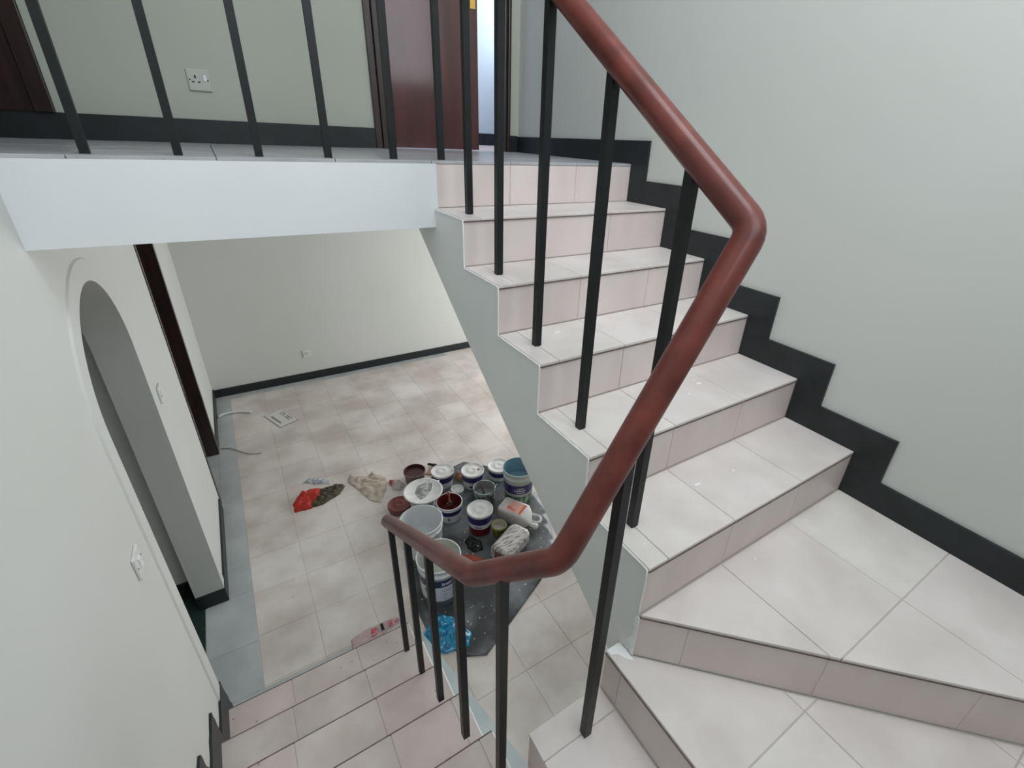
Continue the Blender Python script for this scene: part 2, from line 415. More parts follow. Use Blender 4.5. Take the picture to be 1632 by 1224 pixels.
# strips: build the stepped band piecewise as quads with thickness
def band(mb, a, b, x0, x1):
    mb.prism([a[0], a[1], b[1], b[0]], 0, x0, x1)
for i in range(len(prof) - 1):
    band(mb, (prof[i], prof[i + 1]), (top[i], top[i + 1]), W_ - sk, W_ + .001)
tag(mb.build('baseboard_right', skirt_m), kind='structure')
mb = MB()
pr = [(0.055, F), (Y1, F)]
for k in range(1, 7): pr += [(ly(k), lz(k) - R_), (ly(k), lz(k))]
pr = pr[2:] + [(YK, lz(6))]
pr = [(Y1 + 0.0, F)] + pr[1:]
tp = [(p[0] + 0.045, p[1] + 0.15) for p in pr]
tp[0] = (0.05, F + 0.04); tp[-1] = (YK, lz(6) + .15)
for i in range(len(pr) - 1):
    a, b = pr[i], pr[i + 1]; c, d = tp[i], tp[i + 1]
    m = 6
    for j in range(m):
        t0, t1 = j / m, (j + 1) / m
        L_ = lambda p, q, t: (p[0] + (q[0] - p[0]) * t, p[1] + (q[1] - p[1]) * t)
        w0 = noise.noise((i * 3.1, j * 1.7, 0)) * 0.012; w1 = noise.noise((i * 3.1 + (0 if j < m - 1 else 3.1), (j + 1) * 1.7 if j < m - 1 else 0, 0)) * 0.012
        c0 = L_(c, d, t0); c1 = L_(c, d, t1)
        mb.prism([L_(a, b, t0), L_(a, b, t1), (c1[0] + w1, c1[1] + w1), (c0[0] + w0, c0[1] + w0)], 0, XL - .001, XL + 0.010)
tag(mb.build('baseboard_left_stair', skirt_m), kind='structure')
mb = MB()
mb.box(XL - .001, XL + sk, AY1 - sk, DY0 - 0.06, F, F + SH); mb.box(XL - WT, XL - .002, AY1 - sk, AY1 + .001, F, F + SH)
mb.box(XL - .001, XL + sk, DY1 + 0.03, YF, F, F + SH)
tag(mb.build('baseboard_left', skirt_m), kind='structure')
tag(MB().box(XL + sk, 3.6, YF - sk, YF + .001, F, F + .09).build('baseboard_back', skirt_m), kind='structure')
tag(MB().box(-2.4, XL - WT - .001, 0.96 - sk, 0.961, F, F + .12).build('baseboard_corridor', skirt_m), kind='structure')
mb = MB(); mb.box(-2.9, 0.095, YB - sk, YB + .001, 0, 0.1); mb.box(0.942, W_ - sk, YB - sk, YB + .001, 0, 0.095)
tag(mb.build('baseboard_landing', skirt_m), kind='structure')
tag(MB().box(-0.1, 2.0, 2.6 - sk, 2.601, 0, .1).build('baseboard_side_room', skirt_m), kind='structure')

# ---------------------------------------------------------------- doors
d1 = empty('door_1', (OX0, YB, 0)); tag(d1, kind='structure')
def jamb(x0, x1, name='door_frame'):
    mb = MB(); mb.box(x0, x1, -.028, 0.12, 0, OZ); return mb
mb = MB(); mb.box(-0.092, -0.056, -.016, 0.0, 0, OZ + .08); mb.box(-0.056, -0.012, -.03, 0.0, 0, OZ + .08); mb.box(-0.0, 0.02, -.012, 0.13, 0, OZ); mb.box(-0.012, 0.0, -.02, 0.02, 0, OZ)
mb.build('door_frame', frame_m, d1, bevel=.004)
ww = OX1 - OX0
mb = MB(); mb.box(ww - .014, ww + .004, -.012, .13, 0, OZ); mb.box(ww + .004, ww + .022, -.026, 0, 0, OZ + .08)
mb.build('door_frame', frame_m, d1, bevel=.004)
mb = MB(); mb.box(-.012, ww + .012, -.026, .13, OZ - .02, OZ + .08); mb.build('door_frame', frame_m, d1, bevel=.004)
leaf = MB().box(0, 0.492, 0, 0.04, 0.008, OZ - .025).build('door_leaf', door_m, d1, bevel=.003)
leaf.location = (0.021, 0.0, 0); leaf.rotation_euler = (0, 0, math.radians(-8))
mb = MB(); mb.box(.45, .48, -.006, 0.0, .70, .88); mb.tube([(.465, -.004, .82), (.465, -.045, .82), (.38, -.05, .82)], .009, 10); mb.build('door_handle', brass_m, leaf)
d2 = empty('door_2', (XL, DY0, F)); tag(d2, kind='structure')
dd = DY1 - DY0; dh = DZ - F
mb = MB(); mb.box(-WT - .005, .012, dd - .03, dd + .028, 0, dh); mb.build('door_frame', frame_m, d2, bevel=.004)
mb = MB(); mb.box(-WT - .005, .006, -.006, .03, 0, dh); mb.build('door_frame', frame_m, d2, bevel=.003)
mb = MB(); mb.box(-WT - .005, .008, -.006, dd + .028, dh - .03, dh + .02); mb.build('door_frame', frame_m, d2, bevel=.003)
MB().box(-WT, -WT + .04, .03, dd - .03, .006, dh - .03).build('door_leaf', frame_m, d2)
d3 = empty('door_3', (-2.05, YB, 0.1)); tag(d3, kind='structure')
MB().box(0.02, 0.86, -.02, 0.0, 0.0, 1.95).build('door_leaf', frame_m, d3)
for a, b in ((0.0, .06), (.80, .86)): MB().box(a, b, -.032, 0.0, 0, 2.0).build('door_frame', frame_m, d3, bevel=.003)
MB().box(0.0, .86, -.032, 0.0, 1.95, 2.01).build('door_frame', frame_m, d3, bevel=.003)

# ---------------------------------------------------------------- staircase
st = empty('staircase', (0, 0, F))
tag(st, 'tiled turning staircase with painted concrete side climbing to the upper landing', 'staircase')
BT = 0.0028
def bed(o):
    o.data.materials.append(grout_m)
    for p in o.data.polygons:
        if abs(p.normal.x) < .5 and p.normal.z > -.5: p.material_index = 1
    return o
def child(o): o.parent = st; o.matrix_parent_inverse = Matrix.Translation((0, 0, -F)); return o
# upper flight body
prof = [(0.012, -0.012)]
for k in range(0, 6):
    prof += [(ny(k) + .0055, nz(k) - BT), (ny(k) + .0055, nz(k + 1) - BT)]
prof = prof[1:]
up_low = [(ny(5) + .0055, -1.335), (-1.226, -1.274), (-0.964, -1.097), (-0.666, -0.903), (-0.267, -0.630), (0.205, -0.285)]
body = prof + up_low + [(0.205, -0.0105)]
mb = MB()
# strip quads (body is not convex): split per step column
ups = sorted(set([p[0] for p in prof] + [p[0] for p in up_low] + [0.205]))
def low(y):
    q = sorted(up_low)
    for a, b in zip(q, q[1:]):
        if a[0] - 1e-9 <= y <= b[0] + 1e-9: return a[1] + (b[1] - a[1]) * (y - a[0]) / (b[0] - a[0])
    return q[0][1]
def topz(ym):
    for k in range(0, 6):
        if ym > ny(k) + .0055: return nz(k) - BT - (.0075 if k == 0 else 0)
    return nz(5) - BT
for a, b in zip(ups, ups[1:]):
    zt = topz((a + b) / 2)
    mb.prism([(a, low(a)), (b, low(b)), (b, zt), (a, zt)], 0, 0.0, W_ - .002)
child(bed(mb.build('concrete_flight', side_m)))
# winder bodies
W1P = [(0.0, ny(5)), (W_, ny(5) - W_), (W_, ny(5))]
W2P = [(-0.055, -1.27), (-0.055, YK), (W_, YK), (W_, ny(5) - W_), (0.0, ny(5)), (0.0, -1.27)]
W3P = [(-0.301, -1.265), (-0.301, YK), (-0.055, YK), (-0.055, -1.265)]
W4P = [(XL, ly(6)), (XL, YK), (-0.301, YK), (-0.301, ly(6))]
q = 0.7071 * TH
mb = MB()
mb.prism([(0.0075, ny(5) - .0), (W_ - .002, ny(5) - W_ + .0095), (W_ - .002, ny(5) + .0055), (0.0, ny(5) + .0055)], 2, -1.34, nz(6) - BT)
mb.prism([(-0.055 + .0055, -1.27 - .001), (-0.055 + .0055, YK + .001), (W_ - .002, YK + .001), (W_ - .002, ny(5) - W_ + .01), (0.004, ny(5)), (0.0, -1.27)], 2, -1.55, nz(7) - BT)
mb.prism([(-0.301 + .0055, -1.265), (-0.301 + .0055, YK + .001), (-0.04, YK + .001), (-0.04, -1.265)], 2, -1.70, nz(8) - BT)
child(bed(mb.build('concrete_winder', side_m)))
# lower flight body + its plaster string
mb = MB()
for k in range(1, 7):
    y0 = ly(k + 1) if k < 6 else YK + .001
    yy = y0 - .0055 if k < 6 else y0
    mb.box(XL + .001, XG if k < 6 else -0.301 + .0055, yy, ly(k) - .0055, max(F, lz(k) - R_ - 0.25), lz(k) - BT)
child(bed(mb.build('concrete_flight', side_m)))
mb = MB()
za = lambda y: F + R_ * ((Y1 - y) / T2) + 0.015
mb.prism([(0.0, F), (0.0, F + .012), (ly(6), za(ly(6))), (ly(6), F)], 0, XG + .0005, XG + 0.072)
child(mb.build('plaster_string', M_('string_paint', (182, 193, 195), 0.5, (172, 184, 186), 6)))

txs = [0.0, 0.068, 0.335, 0.675, W_ - .002]
for k in range(1, 6):
    y1, y0 = ny(k - 1), ny(k)
    grid_tiles(txs, [y0 - 0.0, y1], None, XY, nz(k), TH, tread_m, st, 'tread_tile')
rx = [0.0, 0.152, 0.335, 0.675, W_ - .002]
for k in range(0, 6):
    yk = ny(k)
    grid_tiles([0.0, 0.335, 0.675, W_ - .002], [nz(k + 1) + .0005, nz(k) - 0.011], None, lambda u, v, h, yk=yk: (u, yk + 0.003 - h, v), 0.0, TH - .003, riser_m, st, 'riser_tile')
grid_tiles([0.0, 0.329, 0.675, W_ - .002], [YK, -2.01, -1.667, ny(5)], [(0.0, ny(5)), (W_ - .002, ny(5) - W_), (W_ - .002, ny(5) + .004), (0.0, ny(5) + .004)], XY, nz(6), TH, tread_m, st, 'tread_tile')
grid_tiles([-0.055, 0.283, 0.623, W_ - .002], [YK, -2.0, -1.662, -1.27], [(-0.055, -1.27), (-0.055, YK), (W_ - .002, YK), (W_ - .002, ny(5) - W_), (0.0, ny(5))], XY, nz(7), TH, tread_m, st, 'tread_tile')
grid_tiles([-0.055, -0.0], [ny(5), -1.27], None, XY, nz(7) + .0, TH, tread_m, st, 'tread_tile')
grid_tiles([-0.301, -0.055], [YK, -2.02, -1.68, -1.343, -1.265], None, XY, nz(8), TH, tread_m, st, 'tread_tile')
grid_tiles([XL + .001, -0.9, -0.588, -0.301], [YK, -2.0, -1.66, ly(6)], None, XY, lz(6), TH, lower_m, st, 'tread_tile')
dg = Vector((1, -1)).normalized(); ng = Vector((-1, -1)).normalized()
def diag(u, v, h):
    p = Vector((0.0, ny(5))) + dg * u + ng * (h - 0.003); return (p.x, p.y, v)
ds = [0.0, 0.128, 0.468, 0.808, 1.148, 1.425]
grid_tiles(ds, [nz(7) + .0005, nz(6) - .011], None, diag, 0.0, TH - .003, riser_m, st, 'riser_tile')
grid_tiles([1.27, 1.335, 1.675, 2.015, -YK], [nz(8) + .0005, nz(7) - .011], None, lambda u, v, h: (-0.055 + .003 - h, -u, v), 0.0, TH - .003, riser_m, st, 'riser_tile')
grid_tiles([1.265, 1.605, 1.945, -YK], [nz(9) + .0005, nz(8) - .011], None, lambda u, v, h: (-0.301 + .003 - h, -u, v), 0.0, TH - .003, riser_m, st, 'riser_tile')
lxs2 = [XL + .001, -0.9, -0.588, -0.355, XG]
for k in range(1, 6):
    grid_tiles(lxs2 if k > 3 else [XL + .001, -0.9, -0.588, XG], [ly(k + 1), ly(k)], None, XY, lz(k), TH, lower_m, st, 'tread_tile')
for k in range(1, 7):
    grid_tiles([XL + .001, -0.9, -0.588, XG], [lz(k - 1) + .0005, lz(k) - .011], None, lambda u, v, h, k=k: (u, ly(k) - .003 + h, v), 0.0, TH - .003, riser_m, st, 'riser_tile')
for o in st.children:
    if o.matrix_parent_inverse == Matrix.Identity(4): o.matrix_parent_inverse = Matrix.Translation((0, 0, -F))
nose_m = M_('nosing_joint_shade', (112, 100, 94), 0.8, (88, 78, 74), 40)  # dark tile joints; lower flight strips also paint in contact shade and dirt
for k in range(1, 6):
    child(MB().box(0.001, W_ - .003, ny(k) - .0006, ny(k) + .004, nz(k) - .0128, nz(k) - .0085).build('nosing_joint_shade', nose_m))
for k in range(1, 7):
    child(MB().box(XL + .002, XG - .001, ly(k) - .0035, ly(k) + .0012, lz(k) - .012, lz(k) + .0004).build('nosing_joint_shade', nose_m))
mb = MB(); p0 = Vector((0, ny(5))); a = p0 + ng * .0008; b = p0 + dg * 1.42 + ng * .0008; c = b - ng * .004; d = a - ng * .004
mb.prism([tuple(a), tuple(b), tuple(c), tuple(d)], 2, nz(6) - .0128, nz(6) - .0085); child(mb.build('nosing_joint_shade', nose_m))
child(MB().box(-.0558, -.051, YK + .004, -1.271, nz(7) - .0128, nz(7) - .0085).build('nosing_joint_shade', nose_m))
# white paint edge running along the open side of the steps
def wob(pts, r):
    out = []
    for a, b in zip(pts, pts[1:]):
        a = Vector(a); b = Vector(b); m = max(2, int((b - a).length / 0.02))
        for i in range(m):
            p = a + (b - a) * (i / m); out.append(p + Vector((noise.noise(p * 40) * .0012, noise.noise(p * 47) * .0012, noise.noise(p * 53) * .0012)))
    out.append(Vector(pts[-1])); return out
pts = []
for k in range(0, 6):
    pts += [(0.0, ny(k) + .006, nz(k) - .006), (0.0, ny(k) + .006, nz(k + 1) - .006)]
pts = pts[1:]
child(MB().tube(wob(pts, 0), 0.0032, 6).build('paint_edge', bead_m))
for k in range(1, 6):
    child(MB().tube(wob([(XG + .001, ly(k) - .004, lz(k) - .006), (XG + .001, ly(k + 1) + .004, lz(k) - .006)], 0), 0.0032, 6).build('paint_edge', bead_m))
# ragged filler where the upper flight meets the winders
mb = MB()
edge = [(-0.004 - .022 * max(0, noise.noise((i * 1.37, 2.2, 0)) + .35) * (.4 + .6 * i / 12), nz(6) - .012 - i * .0128) for i in range(13)]
for (a, za_), (b, zb_) in zip(edge, edge[1:]):
    mb.prism([(ny(5) - .0012, za_), (ny(5) - .0012, zb_), (ny(5) - b * 0 + .004 - b, zb_), (ny(5) + .004 - a, za_)], 0, -0.0022, 0.001)
pp = [(-0.052, -1.272), (-0.012, -1.272), (-0.004, -1.30), (-0.006, -1.335), (-0.022, -1.318), (-0.034, -1.296), (-0.05, -1.29)]
mb.prism(pp, 2, nz(7) + .0003, nz(7) + .0022)
child(mb.build('filler', bead_m))

# ---------------------------------------------------------------- balustrade
bl = empty('balustrade', (0.068, -1.338, nz(8)))
tag(bl, 'black square-bar balustrade with round red-brown wooden handrail around the stairwell', 'balustrade')
def bchild(o): o.parent = bl; o.matrix_parent_inverse = Matrix.Translation((-0.068, 1.338, -nz(8))); return o
E1 = Vector((0.068, -1.338, -0.028)); E2 = Vector((-0.301, -1.34, -0.625)); E3 = Vector((-0.38, -1.10, -0.862)); EN = Vector((-0.38, -0.228, -0.862 - 0.6386 * 0.872))
SL = 0.678
def rz(y): return E1.z + SL * (y - E1.y)
YT = 0.07; ET = Vector((0.068, YT, rz(YT))); EL = Vector((XL + .0, YT, rz(YT) + 0.0))
def rounded(P, r=0.028, n=6):
    out = [P[0]]; rl = r
    for ci, (a, b, c) in enumerate(zip(P, P[1:], P[2:])):
        r = rl[ci] if isinstance(rl, (list, tuple)) else rl
        u = (a - b).normalized(); v_ = (c - b).normalized()
        p0 = b + u * r; p1 = b + v_ * r
        for i in range(n + 1):
            t = i / n; out.append(p0 * (1 - t) ** 2 + b * (2 * t * (1 - t)) + p1 * t ** 2)
    out.append(P[-1]); return out
RR = 0.028
bchild(MB().tube(rounded([EL, ET, E1, E2, E3, EN], [.03, .03, .034, .016, .014], 5), RR, 24).build('handrail', rail_m))
hb = 0.0112
def bar(x, y, z0, z1, rot=0.0, h=hb):
    mb = MB(); c, s_ = math.cos(rot), math.sin(rot)
    P = [(x + c * a - s_ * b, y + s_ * a + c * b) for a, b in ((-h, -h), (h, -h), (h, h), (-h, h))]
    mb.prism(P, 2, z0, z1)
    bchild(mb.build('baluster', bar_m))
for k, y in ((1, -0.167), (2, -0.399), (3, -0.661), (4, -0.921), (5, -1.182)):
    bar(0.067, y, nz(k) - .002, rz(y) - .016)
for x in (-0.992, -0.779, -0.564, -0.353, -0.125, 0.062):
    bar(x, YT, -0.001, ET.z - .018)
bar(-0.166, -1.345, nz(8) - .002, -0.428)
for k, y in ((2, -0.292), (3, -0.539), (4, -0.779), (5, -1.022)):
    bar(-0.386, y, lz(k) - .002, E3.z - .6386 * (y + 1.10) - .014)
bar(-0.357, -1.213, lz(5) - .002, -0.765)

# ---------------------------------------------------------------- sockets and switches
def plate(name, loc, rot, label, cat, kind, pm=None):
    pm = pm or sock_m
    e = empty(name, loc); e.rotation_euler = rot; tag(e, label, cat)
    MB().box(-.043, .043, -.009, 0.0, -.043, .043).build('plate', pm, e, bevel=.003)
    if kind == 'socket':
        mb = MB()
        for x, z, a, b in ((-.012, .012, .003, .006), (-.023, -.008, .005, .0025), (-.001, -.008, .005, .0025)):
            mb.box(x - a, x + a, -.0096, -.0085, z - b, z + b)
        mb.build('pin_holes', hole_m, e)
        MB().box(.018, .030, -.0125, -.008, -.004, .02).build('rocker', plast_m, e, bevel=.001)
    else:
        MB().box(-.012, .012, -.014, -.008, -.02, .02).build('rocker', plast_m, e, bevel=.002)
    for x in (-.034, .034):
        MB().lathe([(.003, 0), (.003, .001)], 10, (0, 0, 0), M=Matrix.Translation((x, -.009, 0)) @ Matrix.Rotation(math.radians(90), 4, 'X')).build('screw', hole_m, e)
    return e
plate('wall_socket', (-0.665, YB, 0.258), (0, 0, 0), 'white wall socket with switch above the landing skirting', 'socket', 'socket', M_('hall_socket_plastic', (182, 185, 177), 0.45))  # plastic of this plate is greyer than the other plates
plate('wall_socket', (-0.219, YF, -2.224), (0, 0, 0), 'small white wall socket on the far wall of the lower room', 'socket', 'socket')
plate('light_switch', (XL, -0.245, -1.195), (0, 0, math.radians(90)), 'white light switch on the near left wall beside the arch', 'switch', 'switch')
plate('light_switch', (XL, 1.02, -1.19), (0, 0, math.radians(90)), 'small white light switch on the pier between arch and dark door frame', 'switch', 'switch')

def lump(poly, H, mat_fn, wr, freq, seed, name, base=F + .002, nr=14, na=64, p=2.2, mats=None):
    cx = sum(q_[0] for q_ in poly) / len(poly); cy = sum(q_[1] for q_ in poly) / len(poly)
    P = [Vector(q_) for q_ in poly]; per = [0]
    for i in range(len(P)): per.append(per[-1] + (P[(i + 1) % len(P)] - P[i]).length)
    def outl(t):
        d = (t % 1.0) * per[-1]
        for i in range(len(P)):
            if per[i] <= d <= per[i + 1]:
                return P[i] + (P[(i + 1) % len(P)] - P[i]) * ((d - per[i]) / max(1e-6, per[i + 1] - per[i]))
        return P[0]
    v = []; f = []; c = Vector((cx, cy))
    v.append((cx, cy, base + H))
    for j in range(1, nr + 1):
        s = j / nr
        for i in range(na):
            q_ = c + (outl(i / na) - c) * s
            if j == nr: q_ += Vector((noise.noise((q_.x * 30, q_.y * 30, seed)), noise.noise((q_.x * 30, q_.y * 30, seed + 9)))) * .008
            z = H * (1 - s ** p) + wr * abs(noise.noise((q_.x * freq, q_.y * freq * 1.3, seed))) * (1 - s ** 6) * 1.6
            v.append((q_.x, q_.y, base + max(.001, z)))
    v_b = len(v)
    for i in range(na):
        q_ = v[1 + (nr - 1) * na + i]; v.append((q_[0], q_[1], base - .001))
    for i in range(na): f.append((0, 1 + i, 1 + (i + 1) % na))
    for j in range(nr - 1):
        for i in range(na):
            k = (i + 1) % na; a = 1 + j * na; b = a + na
            f.append((a + i, b + i, b + k, a + k))
    a = 1 + (nr - 1) * na
    for i in range(na):
        k = (i + 1) % na; f.append((a + i, v_b + i, v_b + k, a + k))
    f.append(tuple(v_b + i for i in range(na - 1, -1, -1)))
    mb = MB(); mb.add(v, f, True)
    return mb
# ---------------------------------------------------------------- things on the lower floor
ZF = F + 0.006      # top of the dust sheet
maroon_m = M_('maroon_paint', (112, 46, 42), 0.3, (92, 36, 34), 30)
darkm_m = M_('dark_maroon_paint', (66, 34, 35), 0.25)
navy_m = M_('navy_label', (52, 44, 104), 0.4, (40, 36, 84), 60)
label_m = M_('paper_label', (214, 214, 222), 0.5)
ink_m = M_('label_ink', (92, 88, 120), 0.6)
grey_m = M_('bucket_grey', (92, 98, 100), 0.45)
wplast_m = M_('bucket_white', (224, 228, 229), 0.38, (214, 219, 221), 14)
cream_m = M_('bucket_inside', (208, 210, 204), 0.5, (190, 192, 184), 20)
lid_m = M_('lid_white', (230, 230, 228), 0.4, (214, 214, 212), 25)
smear_m = M_('smeared_paint', (196, 197, 194), 0.5, (122, 124, 122), 24, stops=(0.36, 0.6), stretch=(1.0, 2.4, 1), detail=6)
red_m = M_('red_plastic', (140, 28, 44), 0.4)
gpl_m = M_('green_paint_splash', (70, 104, 78), 0.4, (168, 180, 168), 30, stops=(0.5, 0.66), stretch=(1, 1, .3))
blue_in = M_('pale_blue_inside', (132, 168, 184), 0.4)
yel_m = M_('yellow_cup', (150, 146, 56), 0.45, (120, 118, 44), 20)
metal_m = M_('wire_metal', (150, 150, 150), 0.35, metal=0.8)
tin_m = M_('tin_print', (190, 200, 198), 0.4, (66, 120, 112), 42, stops=(0.5, 0.56))

def cone_patch(prof_r, z0, z1, a0, a1, off=.0009, n=20, m=3, wave=0.0):
    v = []; f = []
    for j in range(m + 1):
        for i in range(n + 1):
            a = a0 + (a1 - a0) * i / n
            z = z0 + (z1 - z0) * j / m + (wave * math.sin((a - a0) / (a1 - a0) * math.pi * 2) if wave else 0)
            r = prof_r(z) + off
            v.append((r * math.cos(a), r * math.sin(a), z))
    for j in range(m):
        for i in range(n):
            k = j * (n + 1) + i; f.append((k, k + 1, k + n + 2, k + n + 1))
    return v, f
def facing(x, y):   # direction from a thing to the viewer, in plan
    return math.atan2(-1.8478 - y, -0.7087 - x)
def bucket(name, label, x, y, h, r, mat=wplast_m, inside=cream_m, fill=None, fillz=0.0, lid=None, lidmat=lid_m, bands=(), handle=None, tap=.86, cat='bucket', group=None, open_=True, base=ZF, lipw=.004, stamp=None):
    e = empty(name, (x, y, base)); tag(e, label, cat, group)
    th = .0025
    pr = lambda z: r * (tap + (1 - tap) * z / h)
    prof = [(pr(0) - .004, 0), (pr(0), .003), (pr(h * .8), h * .8), (pr(h * .8) + .003, h * .8 + .002), (pr(h * .84) + .003, h * .84), (pr(h * .84), h * .84 + .002), (pr(h) , h - .010), (r + lipw, h - .009), (r + lipw, h - .001), (r + lipw - .002, h), (r - th, h)]
    mb = MB(); mb.lathe(prof, 48, capt=False); 
    mb.build('body', mat, e)
    if lid is None:
        zi = max(.006, fillz * .0 + .006)
        MB().lathe([(r - th, h - .0002), (pr(h * .5) - th, h * .5), (pr(.006) - th, .006), (.001, .006)], 48, capb=False, capt=True).build('inside', inside, e)
        if fill is not None:
            MB().lathe([(pr(fillz) - th - .0006, fillz), (.001, fillz + .0008)], 40, capb=False).build('paint', fill, e)
    else:
        lr = r + lipw + .002
        MB().lathe([(lr - .002, h - .014), (lr, h - .013), (lr, h + .002), (lr - .002, h + .004), (lr - .007, h + .004), (lr - .009, h + .0005), (lr * .45, h + .0005), (lr * .43, h + .0018), (lr * .2, h + .0018), (lr * .18, h + .0008), (.001, h + .0008)], 48, capb=False).build('lid', lidmat, e)
    fa = facing(x, y)
    for (za, zb, da, db, bm) in bands:
        mb = MB(); v, f = cone_patch(pr, za * h, zb * h, fa + da, fa + db, .0012 if zb * h <= h * .79 else .0042)
        mb.add(v, f, True); mb.build('label', bm, e)
    if handle:
        kind, ang = handle
        ca, sa = math.cos(ang), math.sin(ang)
        for s_ in (-1, 1):
            MB().lathe([(.008, 0), (.008, .006), (.005, .008)], 12, M=Matrix.Translation((s_ * ca * (r - .001), s_ * sa * (r - .001), h * .86)) @ Matrix.Rotation(ang + (0 if s_ > 0 else math.pi), 4, 'Z') @ Matrix.Rotation(math.radians(90), 4, 'Y')).build('lug', mat, e)
        pts = []
        tilt = math.radians({'down': -72, 'up': 80, 'half': 10}[kind])
        for i in range(17):
            a = math.pi * i / 16
            u = math.cos(a) * (r + .008); q_ = math.sin(a) * (r + .004)
            pts.append((u * ca - q_ * math.cos(tilt) * sa, u * sa + q_ * math.cos(tilt) * ca, h * .86 + q_ * math.sin(tilt)))
        MB().tube(pts, .0022 if kind != 'up' else .004, 8).build('bail', metal_m if kind != 'up' else wplast_m, e)
    return e, pr, fa
def marks(e, pr, fa, rows, mat, off=.0016):
    mb = MB()
    for (z, hgt, a0, a1, nn) in rows:
        for i in range(nn):
            u0 = a0 + (a1 - a0) * i / nn; u1 = u0 + (a1 - a0) / nn * random.uniform(.45, .85)
            v, f = cone_patch(pr, z, z + hgt * random.uniform(.7, 1), fa + u0, fa + u1, off, 3, 1); mb.add(v, f, True)
    return mb.build('lettering', mat, e)

# 1 open tub of dark maroon paint
bucket('paint_tub', 'open grey-rimmed tub with dark maroon paint, farthest left of the paint pots', 0.202, 1.328, 0.10, 0.088, M_('stained_plastic', (152, 134, 128), .45, (110, 84, 78), 22), darkm_m, darkm_m, .075)
# 2 lidded tub with its handle up
e, pr, fa = bucket('paint_tub', 'small white lidded paint tub with its white plastic handle standing up', 0.383, 1.164, 0.14, 0.088, lid=1, bands=((.50, .88, -1.5, 1.5, navy_m), (.06, .46, -1.2, 1.2, label_m)), handle=('up', 2.6))
# 4 lidded tub with red stamp
e, pr, fa = bucket('paint_tub', 'white lidded paint tub with a red blot on its lid and a purple-blue band', 0.594, 1.032, 0.155, 0.088, lid=1, bands=((.56, .88, -1.5, 1.5, navy_m), (.08, .52, -1.3, 1.3, label_m)))
mb = MB()
for i in range(9): mb.box(.030 + .008 * (i % 3), .0372 + .008 * (i % 3), -.03 + .009 * (i // 3), -.0225 + .009 * (i // 3), .1555, .1566)
mb.build('red_blot', M_('red_blot', (150, 62, 58), 0.6), e)
v, f = cone_patch(pr, .03, .05, fa - .35, fa + .0, .0018, 12, 1); MB().add(v, f).build('round_mark', navy_m, e)
# 5 lidded tub by the big bucket
bucket('paint_tub', 'white lidded paint tub just behind the bucket with the pale blue inside', 0.836, 1.023, 0.115, 0.09, lid=1, bands=((.42, .80, -1.5, 1.5, navy_m), (.05, .38, -1.4, 1.4, wplast_m)))
# 6 big bucket, blue inside, purple label, green splashed base
e, pr, fa = bucket('paint_bucket', 'tall white bucket with pale blue inside, purple label and green splashed base by the stair', 0.832, 0.689, 0.33, 0.122, M_('bucket_body_pale', (196, 206, 202), .4), blue_in, blue_in, .20, bands=((.44, .70, -1.6, 1.6, navy_m), (.02, .36, -1.7, 1.7, gpl_m)))
marks(e, pr, fa, ((.175, .016, -.25, .55, 8), (.197, .012, -.05, .45, 5), (.157, .010, -.15, .5, 9)), label_m, .0022)
# 7 bucket under a big smeared lid
e, pr, fa = bucket('paint_bucket', 'white bucket covered by a wide lid smeared with grey paint', 0.137, 0.952, 0.185, 0.102, bands=((.3, .6, -1.2, 1.2, label_m),))
ld = MB().lathe([(.12, 0), (.141, .001), (.146, .004), (.146, .010), (.141, .0115), (.135, .0115), (.131, .007), (.05, .0068), (.001, .0068)], 48).build('lid', lid_m, e)
ld.location = (.006, -.006, .186)
mb = lump([(-.085, -.05), (-.03, -.065), (.05, -.045), (.10, -.005), (.085, .05), (.02, .07), (-.06, .03)], .0012, None, .002, 40, 2.7, 'sm', base=.007)
mb.build('paint_smear', smear_m, ld).rotation_euler = (0, 0, .5)
mb = MB(); mb.prism([(.138, -.014), (.165, 0), (.138, .014)], 2, .004, .009); mb.build('lid_tab', lid_m, ld).rotation_euler = (0, 0, .35)
# 8 low tin with maroon lid
bucket('paint_tin', 'low round tin with a maroon painted lid beside the smeared lid', -0.018, 1.052, 0.055, 0.083, M_('tin_side', (120, 92, 84), .4), lid=1, lidmat=maroon_m, cat='tin', tap=.97, base=F + .003)
# 9 tub with maroon paint and brush
e, pr, fa = bucket('paint_tub', 'open tub coated in maroon paint with a brush standing inside', 0.285, 0.785, 0.15, 0.095, wplast_m, maroon_m, maroon_m, .05, bands=((.52, .78, -1.5, 1.5, navy_m), (.1, .5, -1.3, 1.3, label_m)), handle=('down', 0.5))
marks(e, pr, fa, ((.03, .035, -.2, .1, 3),), M_('olive_ink', (96, 104, 84), .5), .002)
br = empty('paint_brush', (0.29, 0.785, ZF + .056)); tag(br, 'paint brush with pale wooden handle standing in the maroon tub', 'brush')
br.rotation_euler = (math.radians(-14), math.radians(6), 0.2)
MB().box(-.022, .022, -.007, .007, 0, .045).build('bristles', maroon_m, br, bevel=.003)
MB().box(-.023, .023, -.008, .008, .045, .07).build('ferrule', metal_m, br)
MB().tube([(0, 0, .07), (0, 0, .085), (0, 0, .12), (0, 0, .155)], [.016, .010, .008, .012], 12).build('handle', M_('brush_wood', (176, 120, 92), .4, (120, 52, 44), 30), br)
